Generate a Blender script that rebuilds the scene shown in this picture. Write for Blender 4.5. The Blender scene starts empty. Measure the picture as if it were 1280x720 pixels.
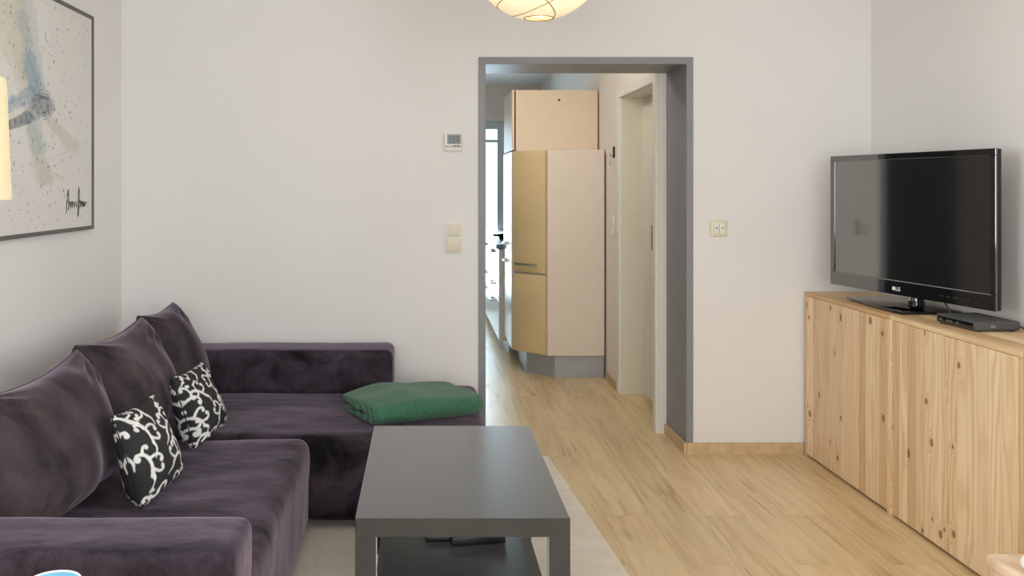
import bpy, bmesh, math, random
import numpy as np
from mathutils import Vector, Matrix, noise as mnoise
random.seed(7); np.random.seed(7)
SC = bpy.context.scene
COL = SC.collection
PI = math.pi

# ------------------------------------------------------------------ helpers
def add_box(bm, x0, x1, y0, y1, z0, z1, bev=0.0, seg=2, M=None):
    t = bmesh.new()
    vs = [t.verts.new((x, y, z)) for x in (x0, x1) for y in (y0, y1) for z in (z0, z1)]
    for f in ((0,1,3,2),(4,6,7,5),(0,4,5,1),(2,3,7,6),(0,2,6,4),(1,5,7,3)):
        t.faces.new([vs[i] for i in f])
    bmesh.ops.recalc_face_normals(t, faces=t.faces[:])
    if bev > 0:
        bmesh.ops.bevel(t, geom=t.edges[:], offset=bev, segments=seg, profile=0.5, affect='EDGES')
    merge(bm, t, M)
def merge(bm, t, M=None):
    if M is not None: t.transform(M)
    me = bpy.data.meshes.new('tmp'); t.to_mesh(me); t.free()
    bm.from_mesh(me); bpy.data.meshes.remove(me)
def box(*a, **k):
    bm = bmesh.new(); add_box(bm, *a, **k); return bm
def add_prism(bm, pts, axis, a0, a1, bev=0.0, seg=2, M=None):
    """extrude a 2D outline along an axis (pts are the other two coordinates, in order)"""
    t = bmesh.new()
    def mk(p, a):
        if axis == 'x': return (a, p[0], p[1])
        if axis == 'y': return (p[0], a, p[1])
        return (p[0], p[1], a)
    A = [t.verts.new(mk(p, a0)) for p in pts]; B = [t.verts.new(mk(p, a1)) for p in pts]
    t.faces.new(A); t.faces.new(B[::-1])
    n = len(pts)
    for i in range(n):
        t.faces.new((A[i], B[i], B[(i+1) % n], A[(i+1) % n]))
    bmesh.ops.recalc_face_normals(t, faces=t.faces[:])
    if bev > 0:
        bmesh.ops.bevel(t, geom=t.edges[:], offset=bev, segments=seg, profile=0.5, affect='EDGES')
    merge(bm, t, M)
def prism(*a, **k):
    bm = bmesh.new(); add_prism(bm, *a, **k); return bm
def add_tube(bm, pts, r, seg=8, closed=False, M=None):
    t = bmesh.new()
    pts = [Vector(p) for p in pts]; n = len(pts); rings = []
    rr = r if isinstance(r, (list, tuple)) else [r]*n
    prev = None
    for i, p in enumerate(pts):
        if closed: d = pts[(i+1) % n] - pts[(i-1) % n]
        else: d = pts[min(i+1, n-1)] - pts[max(i-1, 0)]
        if d.length < 1e-9: d = Vector((0,0,1))
        d.normalize()
        if prev is None:
            up = Vector((0,0,1)) if abs(d.z) < .9 else Vector((1,0,0))
            a = d.cross(up).normalized()
        else:
            a = (prev - d*prev.dot(d))
            a = a.normalized() if a.length > 1e-6 else d.orthogonal().normalized()
        prev = a; b = d.cross(a)
        rings.append([t.verts.new(p + (a*math.cos(2*PI*k/seg) + b*math.sin(2*PI*k/seg))*rr[i]) for k in range(seg)])
    for i in range(n if closed else n-1):
        A, B = rings[i], rings[(i+1) % n]
        for k in range(seg):
            t.faces.new((A[k], A[(k+1) % seg], B[(k+1) % seg], B[k]))
    if not closed:
        t.faces.new(rings[0][::-1]); t.faces.new(rings[-1])
    bmesh.ops.recalc_face_normals(t, faces=t.faces[:])
    merge(bm, t, M)
def tube(*a, **k):
    bm = bmesh.new(); add_tube(bm, *a, **k); return bm
def add_lathe(bm, prof, c, seg=40, M=None):
    """revolve (r,z) profile around the vertical through c; r==0 ends close"""
    t = bmesh.new(); rings = []
    for r, z in prof:
        if r < 1e-6: rings.append([t.verts.new((c[0], c[1], c[2]+z))])
        else: rings.append([t.verts.new((c[0]+r*math.cos(2*PI*k/seg), c[1]+r*math.sin(2*PI*k/seg), c[2]+z)) for k in range(seg)])
    for A, B in zip(rings[:-1], rings[1:]):
        for k in range(seg):
            k2 = (k+1) % seg
            if len(A) == 1 and len(B) == 1: continue
            if len(A) == 1: t.faces.new((A[0], B[k2], B[k]))
            elif len(B) == 1: t.faces.new((A[k], A[k2], B[0]))
            else: t.faces.new((A[k], A[k2], B[k2], B[k]))
    bmesh.ops.recalc_face_normals(t, faces=t.faces[:])
    merge(bm, t, M)
def lathe(*a, **k):
    bm = bmesh.new(); add_lathe(bm, *a, **k); return bm
def smooth_mesh(me, ang=40):
    for p in me.polygons: p.use_smooth = True
    try: me.set_sharp_from_angle(angle=math.radians(ang))
    except Exception: pass
def obj(name, bm, mat, parent=None, smooth=True, ang=40):
    """bm is in world coordinates; origin goes to base centre, or to the parent's frame"""
    me = bpy.data.meshes.new(name)
    if parent is None:
        xs = [v.co for v in bm.verts]
        o0 = Vector(((min(v.x for v in xs)+max(v.x for v in xs))/2, (min(v.y for v in xs)+max(v.y for v in xs))/2, min(v.z for v in xs)))
    else:
        o0 = world_loc(parent)
    bmesh.ops.translate(bm, verts=bm.verts[:], vec=-o0)
    bm.to_mesh(me); bm.free()
    if smooth: smooth_mesh(me, ang)
    if mat: me.materials.append(mat)
    o = bpy.data.objects.new(name, me); COL.objects.link(o)
    if parent is None: o.location = o0
    else: o.parent = parent
    return o
def world_loc(o):
    v = Vector(o.location); p = o.parent
    while p: v += Vector(p.location); p = p.parent
    return v
def tag(o, label=None, cat=None, group=None, kind=None):
    if label: o['label'] = label
    if cat: o['category'] = cat
    if group: o['group'] = group
    if kind: o['kind'] = kind
    return o
def thing(name, label, cat, loc, group=None):
    o = bpy.data.objects.new(name, None); COL.objects.link(o)
    o.location = loc; o.empty_display_size = .05
    return tag(o, label, cat, group)
def struct(name, bm, mat, smooth=False):
    o = obj(name, bm, mat, None, smooth); o['kind'] = 'structure'; return o

# ------------------------------------------------------------------ materials
def nmat(name):
    m = bpy.data.materials.new(name); m.use_nodes = True
    nt = m.node_tree
    return m, nt, nt.nodes['Principled BSDF']
def node(nt, typ, **kw):
    n = nt.nodes.new(typ)
    for k, v in kw.items():
        if k in n.inputs.keys() if isinstance(k, str) else False: n.inputs[k].default_value = v
        else: setattr(n, k, v)
    return n
def L(nt, a, b): nt.links.new(a, b)
def srgb(r, g, b):
    f = lambda c: (c/255/12.92) if c/255 <= .04045 else ((c/255+.055)/1.055)**2.4
    return (f(r), f(g), f(b), 1)
def coords(nt, scale=(1,1,1), rnd=True, rot=(0,0,0)):
    tc = node(nt, 'ShaderNodeTexCoord'); mp = node(nt, 'ShaderNodeMapping')
    mp.inputs['Scale'].default_value = scale; mp.inputs['Rotation'].default_value = rot
    if rnd:
        oi = node(nt, 'ShaderNodeObjectInfo'); mu = node(nt, 'ShaderNodeVectorMath', operation='SCALE')
        mu.inputs[0].default_value = (17.3, 9.1, 23.7)
        L(nt, oi.outputs['Random'], mu.inputs['Scale'])
        ad = node(nt, 'ShaderNodeVectorMath', operation='ADD')
        L(nt, tc.outputs['Object'], ad.inputs[0]); L(nt, mu.outputs[0], ad.inputs[1])
        L(nt, ad.outputs[0], mp.inputs['Vector'])
    else:
        L(nt, tc.outputs['Object'], mp.inputs['Vector'])
    return mp.outputs['Vector']
def noise_tex(nt, vec, scale, detail=3, rough=.5):
    n = node(nt, 'ShaderNodeTexNoise'); n.inputs['Scale'].default_value = scale
    n.inputs['Detail'].default_value = detail; n.inputs['Roughness'].default_value = rough
    L(nt, vec, n.inputs['Vector']); return n.outputs['Fac']
def ramp(nt, fac, stops):
    r = node(nt, 'ShaderNodeValToRGB'); e = r.color_ramp.elements
    while len(e) < len(stops): e.new(.5)
    for i, (p, c) in enumerate(stops): e[i].position = p; e[i].color = c
    L(nt, fac, r.inputs['Fac']); return r.outputs['Color']
def mix(nt, fac, a, b, blend='MIX'):
    m = node(nt, 'ShaderNodeMix', data_type='RGBA', blend_type=blend)
    for s, v in ((m.inputs[0], fac), (m.inputs[6], a), (m.inputs[7], b)):
        if isinstance(v, (int, float, tuple)): s.default_value = v
        else: L(nt, v, s)
    return m.outputs[2]
def math_n(nt, op, a, b=None, c=None):
    m = node(nt, 'ShaderNodeMath', operation=op)
    for i, v in enumerate((a, b, c)):
        if v is None: continue
        if isinstance(v, (int, float)): m.inputs[i].default_value = v
        else: L(nt, v, m.inputs[i])
    return m.outputs[0]
def bump(nt, bsdf, h, strength=.2, dist=.01):
    b = node(nt, 'ShaderNodeBump'); b.inputs['Strength'].default_value = strength; b.inputs['Distance'].default_value = dist
    L(nt, h, b.inputs['Height']); L(nt, b.outputs[0], bsdf.inputs['Normal'])
def plain(name, col, rough=.5, metal=0, ior=None, var=.06, vs=8, bstr=0, bscale=200, sheen=0, coat=0):
    m, nt, b = nmat(name)
    v = coords(nt); n = noise_tex(nt, v, vs, 3)
    c1 = tuple(min(1, x*(1-var)) for x in col[:3])+(1,); c2 = tuple(min(1, x*(1+var)) for x in col[:3])+(1,)
    L(nt, ramp(nt, n, [(.3, c1), (.7, c2)]), b.inputs['Base Color'])
    b.inputs['Roughness'].default_value = rough; b.inputs['Metallic'].default_value = metal
    if ior: b.inputs['IOR'].default_value = ior
    if sheen: b.inputs['Sheen Weight'].default_value = sheen
    if coat: b.inputs['Coat Weight'].default_value = coat
    if bstr: bump(nt, b, noise_tex(nt, v, bscale, 2), bstr, .002)
    return m
def wood_boards(name, base, dark, light, board, along='y', knots=True, grain_axis='z', rough=.5):
    """edge-glued pine: strips `board` wide along one axis, grain along another"""
    m, nt, b = nmat(name)
    v = coords(nt)
    sp = node(nt, 'ShaderNodeSeparateXYZ'); L(nt, v, sp.inputs[0])
    across = sp.outputs[{'x':0,'y':1,'z':2}[along]]; up = sp.outputs[{'x':0,'y':1,'z':2}[grain_axis]]
    t = math_n(nt, 'MULTIPLY', across, 1/board)
    wob = math_n(nt, 'FLOOR', t)
    wn = node(nt, 'ShaderNodeTexWhiteNoise', noise_dimensions='1D'); L(nt, wob, wn.inputs['W'])
    rnd = wn.outputs['Value']
    # 2D wood coordinates, shifted per board
    cx = math_n(nt, 'ADD', across, math_n(nt, 'MULTIPLY', rnd, 31.0)); cz = math_n(nt, 'ADD', up, math_n(nt, 'MULTIPLY', rnd, 13.0))
    cb = node(nt, 'ShaderNodeCombineXYZ'); L(nt, cx, cb.inputs[0]); L(nt, cz, cb.inputs[1]); L(nt, rnd, cb.inputs[2])
    # knots
    kv = node(nt, 'ShaderNodeMapping'); kv.inputs['Scale'].default_value = (7.0, 5.2, 1); L(nt, cb.outputs[0], kv.inputs['Vector'])
    vo = node(nt, 'ShaderNodeTexVoronoi', voronoi_dimensions='2D', feature='F1'); vo.inputs['Scale'].default_value = 1.0; vo.inputs['Randomness'].default_value = .9
    L(nt, kv.outputs[0], vo.inputs['Vector'])
    dist = vo.outputs['Distance']; cellc = node(nt, 'ShaderNodeSeparateColor'); L(nt, vo.outputs['Color'], cellc.inputs[0])
    has = math_n(nt, 'GREATER_THAN', cellc.outputs[0], math_n(nt, 'SUBTRACT', .93 if knots else 3.0, math_n(nt, 'MULTIPLY', math_n(nt, 'GREATER_THAN', math_n(nt, 'FRACT', math_n(nt, 'MULTIPLY', rnd, 7.3)), .55), .52)))
    ks = math_n(nt, 'MULTIPLY_ADD', cellc.outputs[1], .06, .035)
    near = math_n(nt, 'MULTIPLY', has, math_n(nt, 'SUBTRACT', 1.0, math_n(nt, 'SMOOTH_MIN', math_n(nt, 'DIVIDE', dist, math_n(nt, 'MULTIPLY', ks, 4.0)), 1.0, .05)))
    # growth rings: bands in x bent by low noise and around knots
    st = node(nt, 'ShaderNodeMapping'); st.inputs['Scale'].default_value = (3.2, .40, 1); L(nt, cb.outputs[0], st.inputs['Vector'])
    lo = noise_tex(nt, st.outputs[0], 2.2, 2)
    ph = math_n(nt, 'ADD', math_n(nt, 'MULTIPLY', cx, 70.0), math_n(nt, 'ADD', math_n(nt, 'MULTIPLY', lo, 22.0), math_n(nt, 'MULTIPLY', near, 7.0)))
    ring = math_n(nt, 'MULTIPLY_ADD', math_n(nt, 'SINE', math_n(nt, 'MULTIPLY', ph, 2.4)), .5, .5)
    ring = math_n(nt, 'POWER', ring, 2.0)
    fn = node(nt, 'ShaderNodeMapping'); fn.inputs['Scale'].default_value = (260, 7, 1); L(nt, cb.outputs[0], fn.inputs['Vector'])
    fine = noise_tex(nt, fn.outputs[0], 1.0, 2)
    c = mix(nt, rnd, base, light)
    tone = ramp(nt, rnd, [(0, (1.08,1.08,1.07,1)), (.16, (.93,.87,.80,1)), (.3, (1.06,1.05,1.02,1)), (.42, (.80,.66,.53,1)), (.54, (.84,.71,.58,1)), (.66, (1.04,1.02,.98,1)), (.80, (.92,.84,.75,1)), (.93, (1.09,1.08,1.06,1))])
    c = mix(nt, 1.0, c, tone, 'MULTIPLY')
    c = mix(nt, math_n(nt, 'MULTIPLY', ring, math_n(nt, 'MULTIPLY_ADD', rnd, .28, .24)), c, dark)
    c = mix(nt, math_n(nt, 'MULTIPLY', fine, .16), c, dark)
    halo = math_n(nt, 'MULTIPLY', near, .35)
    c = mix(nt, halo, c, dark)
    core = math_n(nt, 'MULTIPLY', has, math_n(nt, 'LESS_THAN', dist, ks))
    c = mix(nt, math_n(nt, 'MULTIPLY', core, .75), c, srgb(104, 66, 38))
    edge = math_n(nt, 'LESS_THAN', math_n(nt, 'FRACT', t), .03)
    c = mix(nt, math_n(nt, 'MULTIPLY', edge, .55), c, dark)
    L(nt, c, b.inputs['Base Color']); b.inputs['Roughness'].default_value = rough
    bump(nt, b, fine, .08, .002)
    return m
def floor_mat():
    m, nt, b = nmat('oak_plank_floor')
    v = coords(nt, rnd=False)
    rot = node(nt, 'ShaderNodeMapping'); rot.inputs['Rotation'].default_value = (0, 0, PI/2); L(nt, v, rot.inputs['Vector'])
    br = node(nt, 'ShaderNodeTexBrick', offset=.37, offset_frequency=2, squash=1)
    br.inputs['Scale'].default_value = 1; br.inputs['Brick Width'].default_value = 1.25; br.inputs['Row Height'].default_value = .185
    br.inputs['Mortar Size'].default_value = .0011; br.inputs['Mortar Smooth'].default_value = .2; br.inputs['Bias'].default_value = 0
    br.inputs['Color1'].default_value = (0,0,0,1); br.inputs['Color2'].default_value = (1,1,1,1); br.inputs['Mortar'].default_value = (.5,.5,.5,1)
    L(nt, rot.outputs[0], br.inputs['Vector'])
    plank = br.outputs['Color']
    sh = node(nt, 'ShaderNodeVectorMath', operation='SCALE'); L(nt, plank, sh.inputs[0]); sh.inputs['Scale'].default_value = 7.0
    ad = node(nt, 'ShaderNodeVectorMath', operation='ADD'); L(nt, v, ad.inputs[0]); L(nt, sh.outputs[0], ad.inputs[1])
    st = node(nt, 'ShaderNodeMapping'); st.inputs['Scale'].default_value = (12, 1.1, 1); L(nt, ad.outputs[0], st.inputs['Vector'])
    g1 = noise_tex(nt, st.outputs[0], 1.6, 5, .62)
    st2 = node(nt, 'ShaderNodeMapping'); st2.inputs['Scale'].default_value = (120, 3.5, 1); L(nt, ad.outputs[0], st2.inputs['Vector'])
    g2 = noise_tex(nt, st2.outputs[0], 1.0, 2)
    c = ramp(nt, g1, [(.30, srgb(196,168,122)), (.44, srgb(218,192,148)), (.60, srgb(229,206,165)), (.8, srgb(210,182,136))])
    c = mix(nt, math_n(nt, 'MULTIPLY', g2, .30), c, srgb(190,160,116))
    tint = mix(nt, plank, (.93,.92,.90,1), (1.06,1.06,1.06,1))
    c = mix(nt, 1.0, c, tint, 'MULTIPLY')
    st3 = node(nt, 'ShaderNodeMapping'); st3.inputs['Scale'].default_value = (38, 2.2, 1); L(nt, ad.outputs[0], st3.inputs['Vector'])
    g3 = noise_tex(nt, st3.outputs[0], 1.0, 4, .6)
    c = mix(nt, ramp(nt, g3, [(.60,(0,0,0,1)),(.70,(.55,.55,.55,1))]), c, srgb(160,124,78))
    # knots
    kv = node(nt, 'ShaderNodeMapping'); kv.inputs['Scale'].default_value = (5.2, 1.5, 1); L(nt, ad.outputs[0], kv.inputs['Vector'])
    vo = node(nt, 'ShaderNodeTexVoronoi', voronoi_dimensions='2D'); vo.inputs['Scale'].default_value = 1; L(nt, kv.outputs[0], vo.inputs['Vector'])
    cs = node(nt, 'ShaderNodeSeparateColor'); L(nt, vo.outputs['Color'], cs.inputs[0])
    k = math_n(nt, 'MULTIPLY', math_n(nt, 'GREATER_THAN', cs.outputs[0], .6), math_n(nt, 'SUBTRACT', 1.0, math_n(nt, 'SMOOTH_MIN', math_n(nt, 'MULTIPLY', vo.outputs['Distance'], 8.0), 1.0, .1)))
    c = mix(nt, math_n(nt, 'MULTIPLY', k, .5), c, srgb(128,92,54))
    c = mix(nt, math_n(nt, 'MULTIPLY', br.outputs['Fac'], .45), c, srgb(126,96,62))
    L(nt, c, b.inputs['Base Color']); b.inputs['Roughness'].default_value = .34
    b.inputs['Specular IOR Level'].default_value = .5
    bump(nt, b, g2, .05, .002)
    return m
def wall_mat(name, col, rough=.85):
    m, nt, b = nmat(name); v = coords(nt, rnd=False)
    n = noise_tex(nt, v, 2.0, 2)
    c1 = tuple(x*.975 for x in col[:3])+(1,)
    L(nt, ramp(nt, n, [(.3, c1), (.7, col)]), b.inputs['Base Color']); b.inputs['Roughness'].default_value = rough
    bump(nt, b, noise_tex(nt, v, 120, 3), .12, .002)
    return m
def velvet(name, dark, light, ps=3.5):
    m, nt, b = nmat(name); v = coords(nt)
    w = noise_tex(nt, v, 1.6, 2)
    st = node(nt, 'ShaderNodeMapping'); st.inputs['Scale'].default_value = (1.0, 1.5, 1.0); L(nt, v, st.inputs['Vector'])
    n = node(nt, 'ShaderNodeTexNoise'); n.inputs['Scale'].default_value = ps; n.inputs['Detail'].default_value = 6; n.inputs['Roughness'].default_value = .65
    n.inputs['Distortion'].default_value = .5; L(nt, st.outputs[0], n.inputs['Vector'])
    fine = noise_tex(nt, v, 420, 2, .7)
    st2 = node(nt, 'ShaderNodeMapping'); st2.inputs['Scale'].default_value = (3.0, 8.0, 5.0); st2.inputs['Rotation'].default_value = (.2, .1, .35); L(nt, v, st2.inputs['Vector'])
    wr = noise_tex(nt, st2.outputs[0], 1.0, 3, .55)
    f = math_n(nt, 'ADD', math_n(nt, 'ADD', math_n(nt, 'MULTIPLY', n.outputs['Fac'], .60), math_n(nt, 'MULTIPLY', wr, .20)), math_n(nt, 'MULTIPLY', fine, .2))
    L(nt, ramp(nt, f, [(.38, dark), (.63, light)]), b.inputs['Base Color'])
    b.inputs['Roughness'].default_value = .85; b.inputs['Specular IOR Level'].default_value = .15
    b.inputs['Sheen Weight'].default_value = .7; b.inputs['Sheen Roughness'].default_value = .28
    b.inputs['Sheen Tint'].default_value = (.62, .51, .64, 1)
    hh = math_n(nt, 'ADD', math_n(nt, 'MULTIPLY', wr, 1.0), math_n(nt, 'MULTIPLY', fine, .12))
    bump(nt, b, hh, .40, .014)
    return m
def vcol_mat(name, rough=.8, bstr=0, bs=300, sheen=0):
    m, nt, b = nmat(name)
    a = node(nt, 'ShaderNodeVertexColor', layer_name='pattern')
    v = coords(nt)
    f = noise_tex(nt, v, bs, 2)
    c = mix(nt, math_n(nt, 'MULTIPLY', f, .12), a.outputs['Color'], (.3,.3,.3,1))
    L(nt, c, b.inputs['Base Color']); b.inputs['Roughness'].default_value = rough
    b.inputs['Specular IOR Level'].default_value = .2
    if sheen: b.inputs['Sheen Weight'].default_value = sheen
    if bstr: bump(nt, b, f, bstr, .002)
    return m
def glow(name, col, emis, strength, rough=.7, transl=True):
    m, nt, b = nmat(name); v = coords(nt)
    n = noise_tex(nt, v, 60, 3)
    c1 = tuple(x*.9 for x in col[:3])+(1,)
    L(nt, ramp(nt, n, [(.3, c1), (.7, col)]), b.inputs['Base Color']); b.inputs['Roughness'].default_value = rough
    L(nt, ramp(nt, n, [(.3, tuple(x*.92 for x in emis[:3])+(1,)), (.7, emis)]), b.inputs['Emission Color'])
    b.inputs['Emission Strength'].default_value = strength
    return m
def glass_thin(name):
    m, nt, b = nmat(name)
    nt.nodes.remove(b); out = nt.nodes['Material Output']
    tr = node(nt, 'ShaderNodeBsdfTransparent'); gl = node(nt, 'ShaderNodeBsdfGlossy'); gl.inputs['Roughness'].default_value = .02
    fr = node(nt, 'ShaderNodeFresnel'); fr.inputs['IOR'].default_value = 1.45
    mx = node(nt, 'ShaderNodeMixShader'); L(nt, fr.outputs[0], mx.inputs[0]); L(nt, tr.outputs[0], mx.inputs[1]); L(nt, gl.outputs[0], mx.inputs[2])
    L(nt, mx.outputs[0], out.inputs['Surface']); return m

M = {}
M['wall'] = wall_mat('white_wall_paint', (.80,.792,.782,1))
M['ceiling'] = wall_mat('white_ceiling_paint', (.84,.83,.82,1))
M['kitchen_wall'] = wall_mat('kitchen_wall_paint', (.84,.78,.72,1))
M['floor'] = floor_mat()
M['grey_frame'] = plain('grey_door_frame_paint', srgb(134,136,140), .45, var=.03, bstr=.05)
M['white_frame'] = plain('white_lacquer', srgb(232,229,222), .4, var=.02)
M['cream_door'] = plain('cream_white_door_paint', srgb(224,220,204), .45, var=.02)
M['oak_trim'] = plain('oak_baseboard_veneer', srgb(202,178,140), .5, var=.14, vs=20)
M['pine'] = wood_boards('knotty_pine', srgb(232,209,174), srgb(194,148,102), srgb(243,226,194), .058, 'y', True, 'z')
M['pine_top'] = wood_boards('pine_top_board', srgb(228,202,162), srgb(190,146,98), srgb(238,214,176), .07, 'x', False, 'y')
M['pine_pale'] = wood_boards('pale_pine', srgb(226,204,180), srgb(190,150,112), srgb(232,212,190), .08, 'x', False, 'y')
M['velvet'] = velvet('plum_velour', (.005,.004,.007,1), (.080,.060,.080,1), 6.0)
M['velvet2'] = velvet('plum_velour_cushion', (.020,.015,.018,1), (.082,.064,.070,1), 3.5)
M['black_veneer'] = plain('black_brown_veneer', srgb(28,28,31), .36, ior=1.5, var=.12, vs=14, coat=.4, sheen=1.0)
M['black_veneer'].node_tree.nodes['Principled BSDF'].inputs['Sheen Roughness'].default_value = .26
M['black_veneer'].node_tree.nodes['Principled BSDF'].inputs['Coat IOR'].default_value = 1.6
M['black_veneer'].node_tree.nodes['Principled BSDF'].inputs['Coat Roughness'].default_value = .30
M['rug'] = None
M['black_plastic'] = plain('black_plastic', srgb(20,20,21), .35, var=.1)
M['matte_black'] = plain('matte_black_plastic', srgb(30,30,30), .6, var=.1, bstr=.2, bscale=500)
M['gloss_black'] = plain('gloss_black', srgb(10,10,11), .08, var=.05, coat=.5)
M['screen'] = plain('tv_screen_glass', srgb(12,12,13), .09, ior=3.2, var=.02)
M['gloss_tv'] = plain('tv_bezel_gloss', srgb(9,9,10), .06, ior=2.5, var=.02)
M['grey_line'] = plain('grey_bezel_line', srgb(120,122,124), .4)
M['white_plastic'] = plain('white_plastic', srgb(232,230,222), .4, var=.02)
M['cream_plastic'] = plain('cream_plastic', srgb(222,216,194), .4, var=.03)
M['lcd'] = plain('grey_lcd', srgb(112,122,122), .3, var=.15, vs=120)
M['chrome'] = plain('chrome', (.75,.75,.76,1), .15, metal=1, var=.02)
M['steel'] = plain('brushed_steel', (.56,.55,.53,1), .35, metal=1, var=.06)
M['picture_frame'] = plain('grey_picture_frame', srgb(92,90,88), .5, var=.1)
M['ink'] = plain('dark_ink', srgb(62,60,64), .8)
M['canvas'] = vcol_mat('painted_canvas', .85, .15, 500)
M['scroll'] = vcol_mat('scroll_print_fabric', .85, .25, 400)
M['fridge_side'] = plain('beige_cabinet_side', srgb(224,210,196), .45, var=.02)
M['fridge_door'] = plain('maple_cabinet_door', srgb(214,190,146), .4, var=.05, vs=4)
M['upper_cab'] = plain('beige_upper_cabinet', srgb(224,204,180), .45, var=.02)
M['plinth'] = plain('grey_metal_plinth', srgb(164,168,172), .4, metal=.2, var=.04)
M['kitchen_white'] = plain('white_kitchen_front', srgb(206,208,210), .3, var=.02)
M['worktop'] = plain('grey_worktop', srgb(110,108,108), .35, var=.15, vs=60)
M['window_frame'] = plain('grey_window_frame', srgb(206,216,224), .45, var=.02)
M['glass'] = glass_thin('clear_glass')
M['paper'] = glow('lit_rice_paper', srgb(238,222,184), (1.0,.80,.54,1), .36)
M['lantern_hole'] = glow('lit_lantern_bulb', (1,.95,.85,1), (1,.90,.70,1), 3.0)
M['rib'] = plain('bamboo_rib', srgb(150,124,82), .6)
M['shade'] = glow('lit_linen_shade', srgb(222,208,170), (1.0,.88,.68,1), .08)
M['blue_glaze'] = plain('blue_glaze', srgb(120,178,204), .2, var=.1)
M['white_glaze'] = plain('white_glaze', srgb(235,238,240), .2, var=.02)
M['white_cloth'] = plain('white_fleece', srgb(240,240,238), .9, var=.05, vs=60, bstr=.6, bscale=90, sheen=.3)

def rug_mat():
    m, nt, b = nmat('cream_rug'); v = coords(nt, rnd=False)
    br = node(nt, 'ShaderNodeTexBrick', offset=.5); br.inputs['Scale'].default_value = 1
    br.inputs['Brick Width'].default_value = .42; br.inputs['Row Height'].default_value = .13; br.inputs['Mortar Size'].default_value = .004; br.inputs['Mortar Smooth'].default_value = .8
    br.inputs['Color1'].default_value = srgb(228,220,204); br.inputs['Color2'].default_value = srgb(233,226,212); br.inputs['Mortar'].default_value = srgb(220,211,194)
    L(nt, v, br.inputs['Vector'])
    n = noise_tex(nt, v, 14, 5, .7); f = noise_tex(nt, v, 260, 2)
    c = mix(nt, ramp(nt, n, [(.5,(0,0,0,1)),(.75,(.5,.5,.5,1))]), br.outputs['Color'], srgb(208,198,178))
    L(nt, c, b.inputs['Base Color']); b.inputs['Roughness'].default_value = .95
    bump(nt, b, f, .4, .004); return m
M['rug'] = rug_mat()
def knit_mat():
    m, nt, b = nmat('green_knit'); v = coords(nt, rnd=False, rot=(0,0,-.39))
    wv = node(nt, 'ShaderNodeTexWave', wave_type='BANDS', bands_direction='X'); wv.inputs['Scale'].default_value = 42; wv.inputs['Distortion'].default_value = 3.0; wv.inputs['Detail'].default_value = 2
    wv.inputs['Detail Scale'].default_value = 3; L(nt, v, wv.inputs['Vector'])
    n = noise_tex(nt, v, 230, 2); p = noise_tex(nt, v, 7, 3)
    h = math_n(nt, 'ADD', math_n(nt, 'MULTIPLY', wv.outputs['Fac'], .3), math_n(nt, 'MULTIPLY', n, .8))
    c = ramp(nt, h, [(.2, srgb(20,62,44)), (.55, srgb(44,98,72)), (.9, srgb(104,150,124))])
    c = mix(nt, math_n(nt, 'MULTIPLY', p, .25), c, srgb(34,92,62))
    L(nt, c, b.inputs['Base Color']); b.inputs['Roughness'].default_value = .95; b.inputs['Sheen Weight'].default_value = .2
    bump(nt, b, h, .6, .004); return m
M['knit'] = knit_mat()

# ------------------------------------------------------------------ room
XL, XR, YB, YK = -1.512, 2.236, 4.40, 4.755     # left wall, right wall, far wall front and rear faces
YF, ZC = -1.05, 2.50                            # wall behind the viewer, ceiling
KX, KY, KZ, KL = 1.27, 9.77, 2.45, -1.20        # kitchen right wall, far wall, ceiling, left wall
struct('floor', box(XL-.2, XR+.2, YF-.2, KY+.2, -.1, 0), M['floor'])
struct('ceiling', box(XL-.2, XR+.2, YF-.2, YK, ZC, ZC+.1), M['ceiling'])
vy0, vy1, vz0, vz1 = .45, 2.25, .90, 2.3            # unseen windows added in both side walls to brighten the room
bm = prism([(YF-.2,0),(YK,0),(YK,vz0),(YF-.2,vz0)], 'x', XL-.12, XL)
add_prism(bm, [(YF-.2,vz1),(YK,vz1),(YK,ZC),(YF-.2,ZC)], 'x', XL-.12, XL)
add_prism(bm, [(YF-.2,vz0),(vy0,vz0),(vy0,vz1),(YF-.2,vz1)], 'x', XL-.12, XL)
add_prism(bm, [(vy1,vz0),(YK,vz0),(YK,vz1),(vy1,vz1)], 'x', XL-.12, XL)
bmesh.ops.remove_doubles(bm, verts=bm.verts[:], dist=1e-5)
struct('wall_left', bm, M['wall'])
bm = prism([(YF-.2,0),(YK,0),(YK,vz0),(YF-.2,vz0)], 'x', XR, XR+.12)
add_prism(bm, [(YF-.2,vz1),(YK,vz1),(YK,ZC),(YF-.2,ZC)], 'x', XR, XR+.12)
add_prism(bm, [(YF-.2,vz0),(vy0,vz0),(vy0,vz1),(YF-.2,vz1)], 'x', XR, XR+.12)
add_prism(bm, [(vy1,vz0),(YK,vz0),(YK,vz1),(vy1,vz1)], 'x', XR, XR+.12)
bmesh.ops.remove_doubles(bm, verts=bm.verts[:], dist=1e-5)
struct('wall_right', bm, M['wall'])
struct('wall_back', prism([(XL,0),(.272,0),(.272,1.982),(1.344,1.982),(1.344,0),(XR,0),(XR,ZC),(XL,ZC)], 'y', YB, YK), M['wall'])
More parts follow.
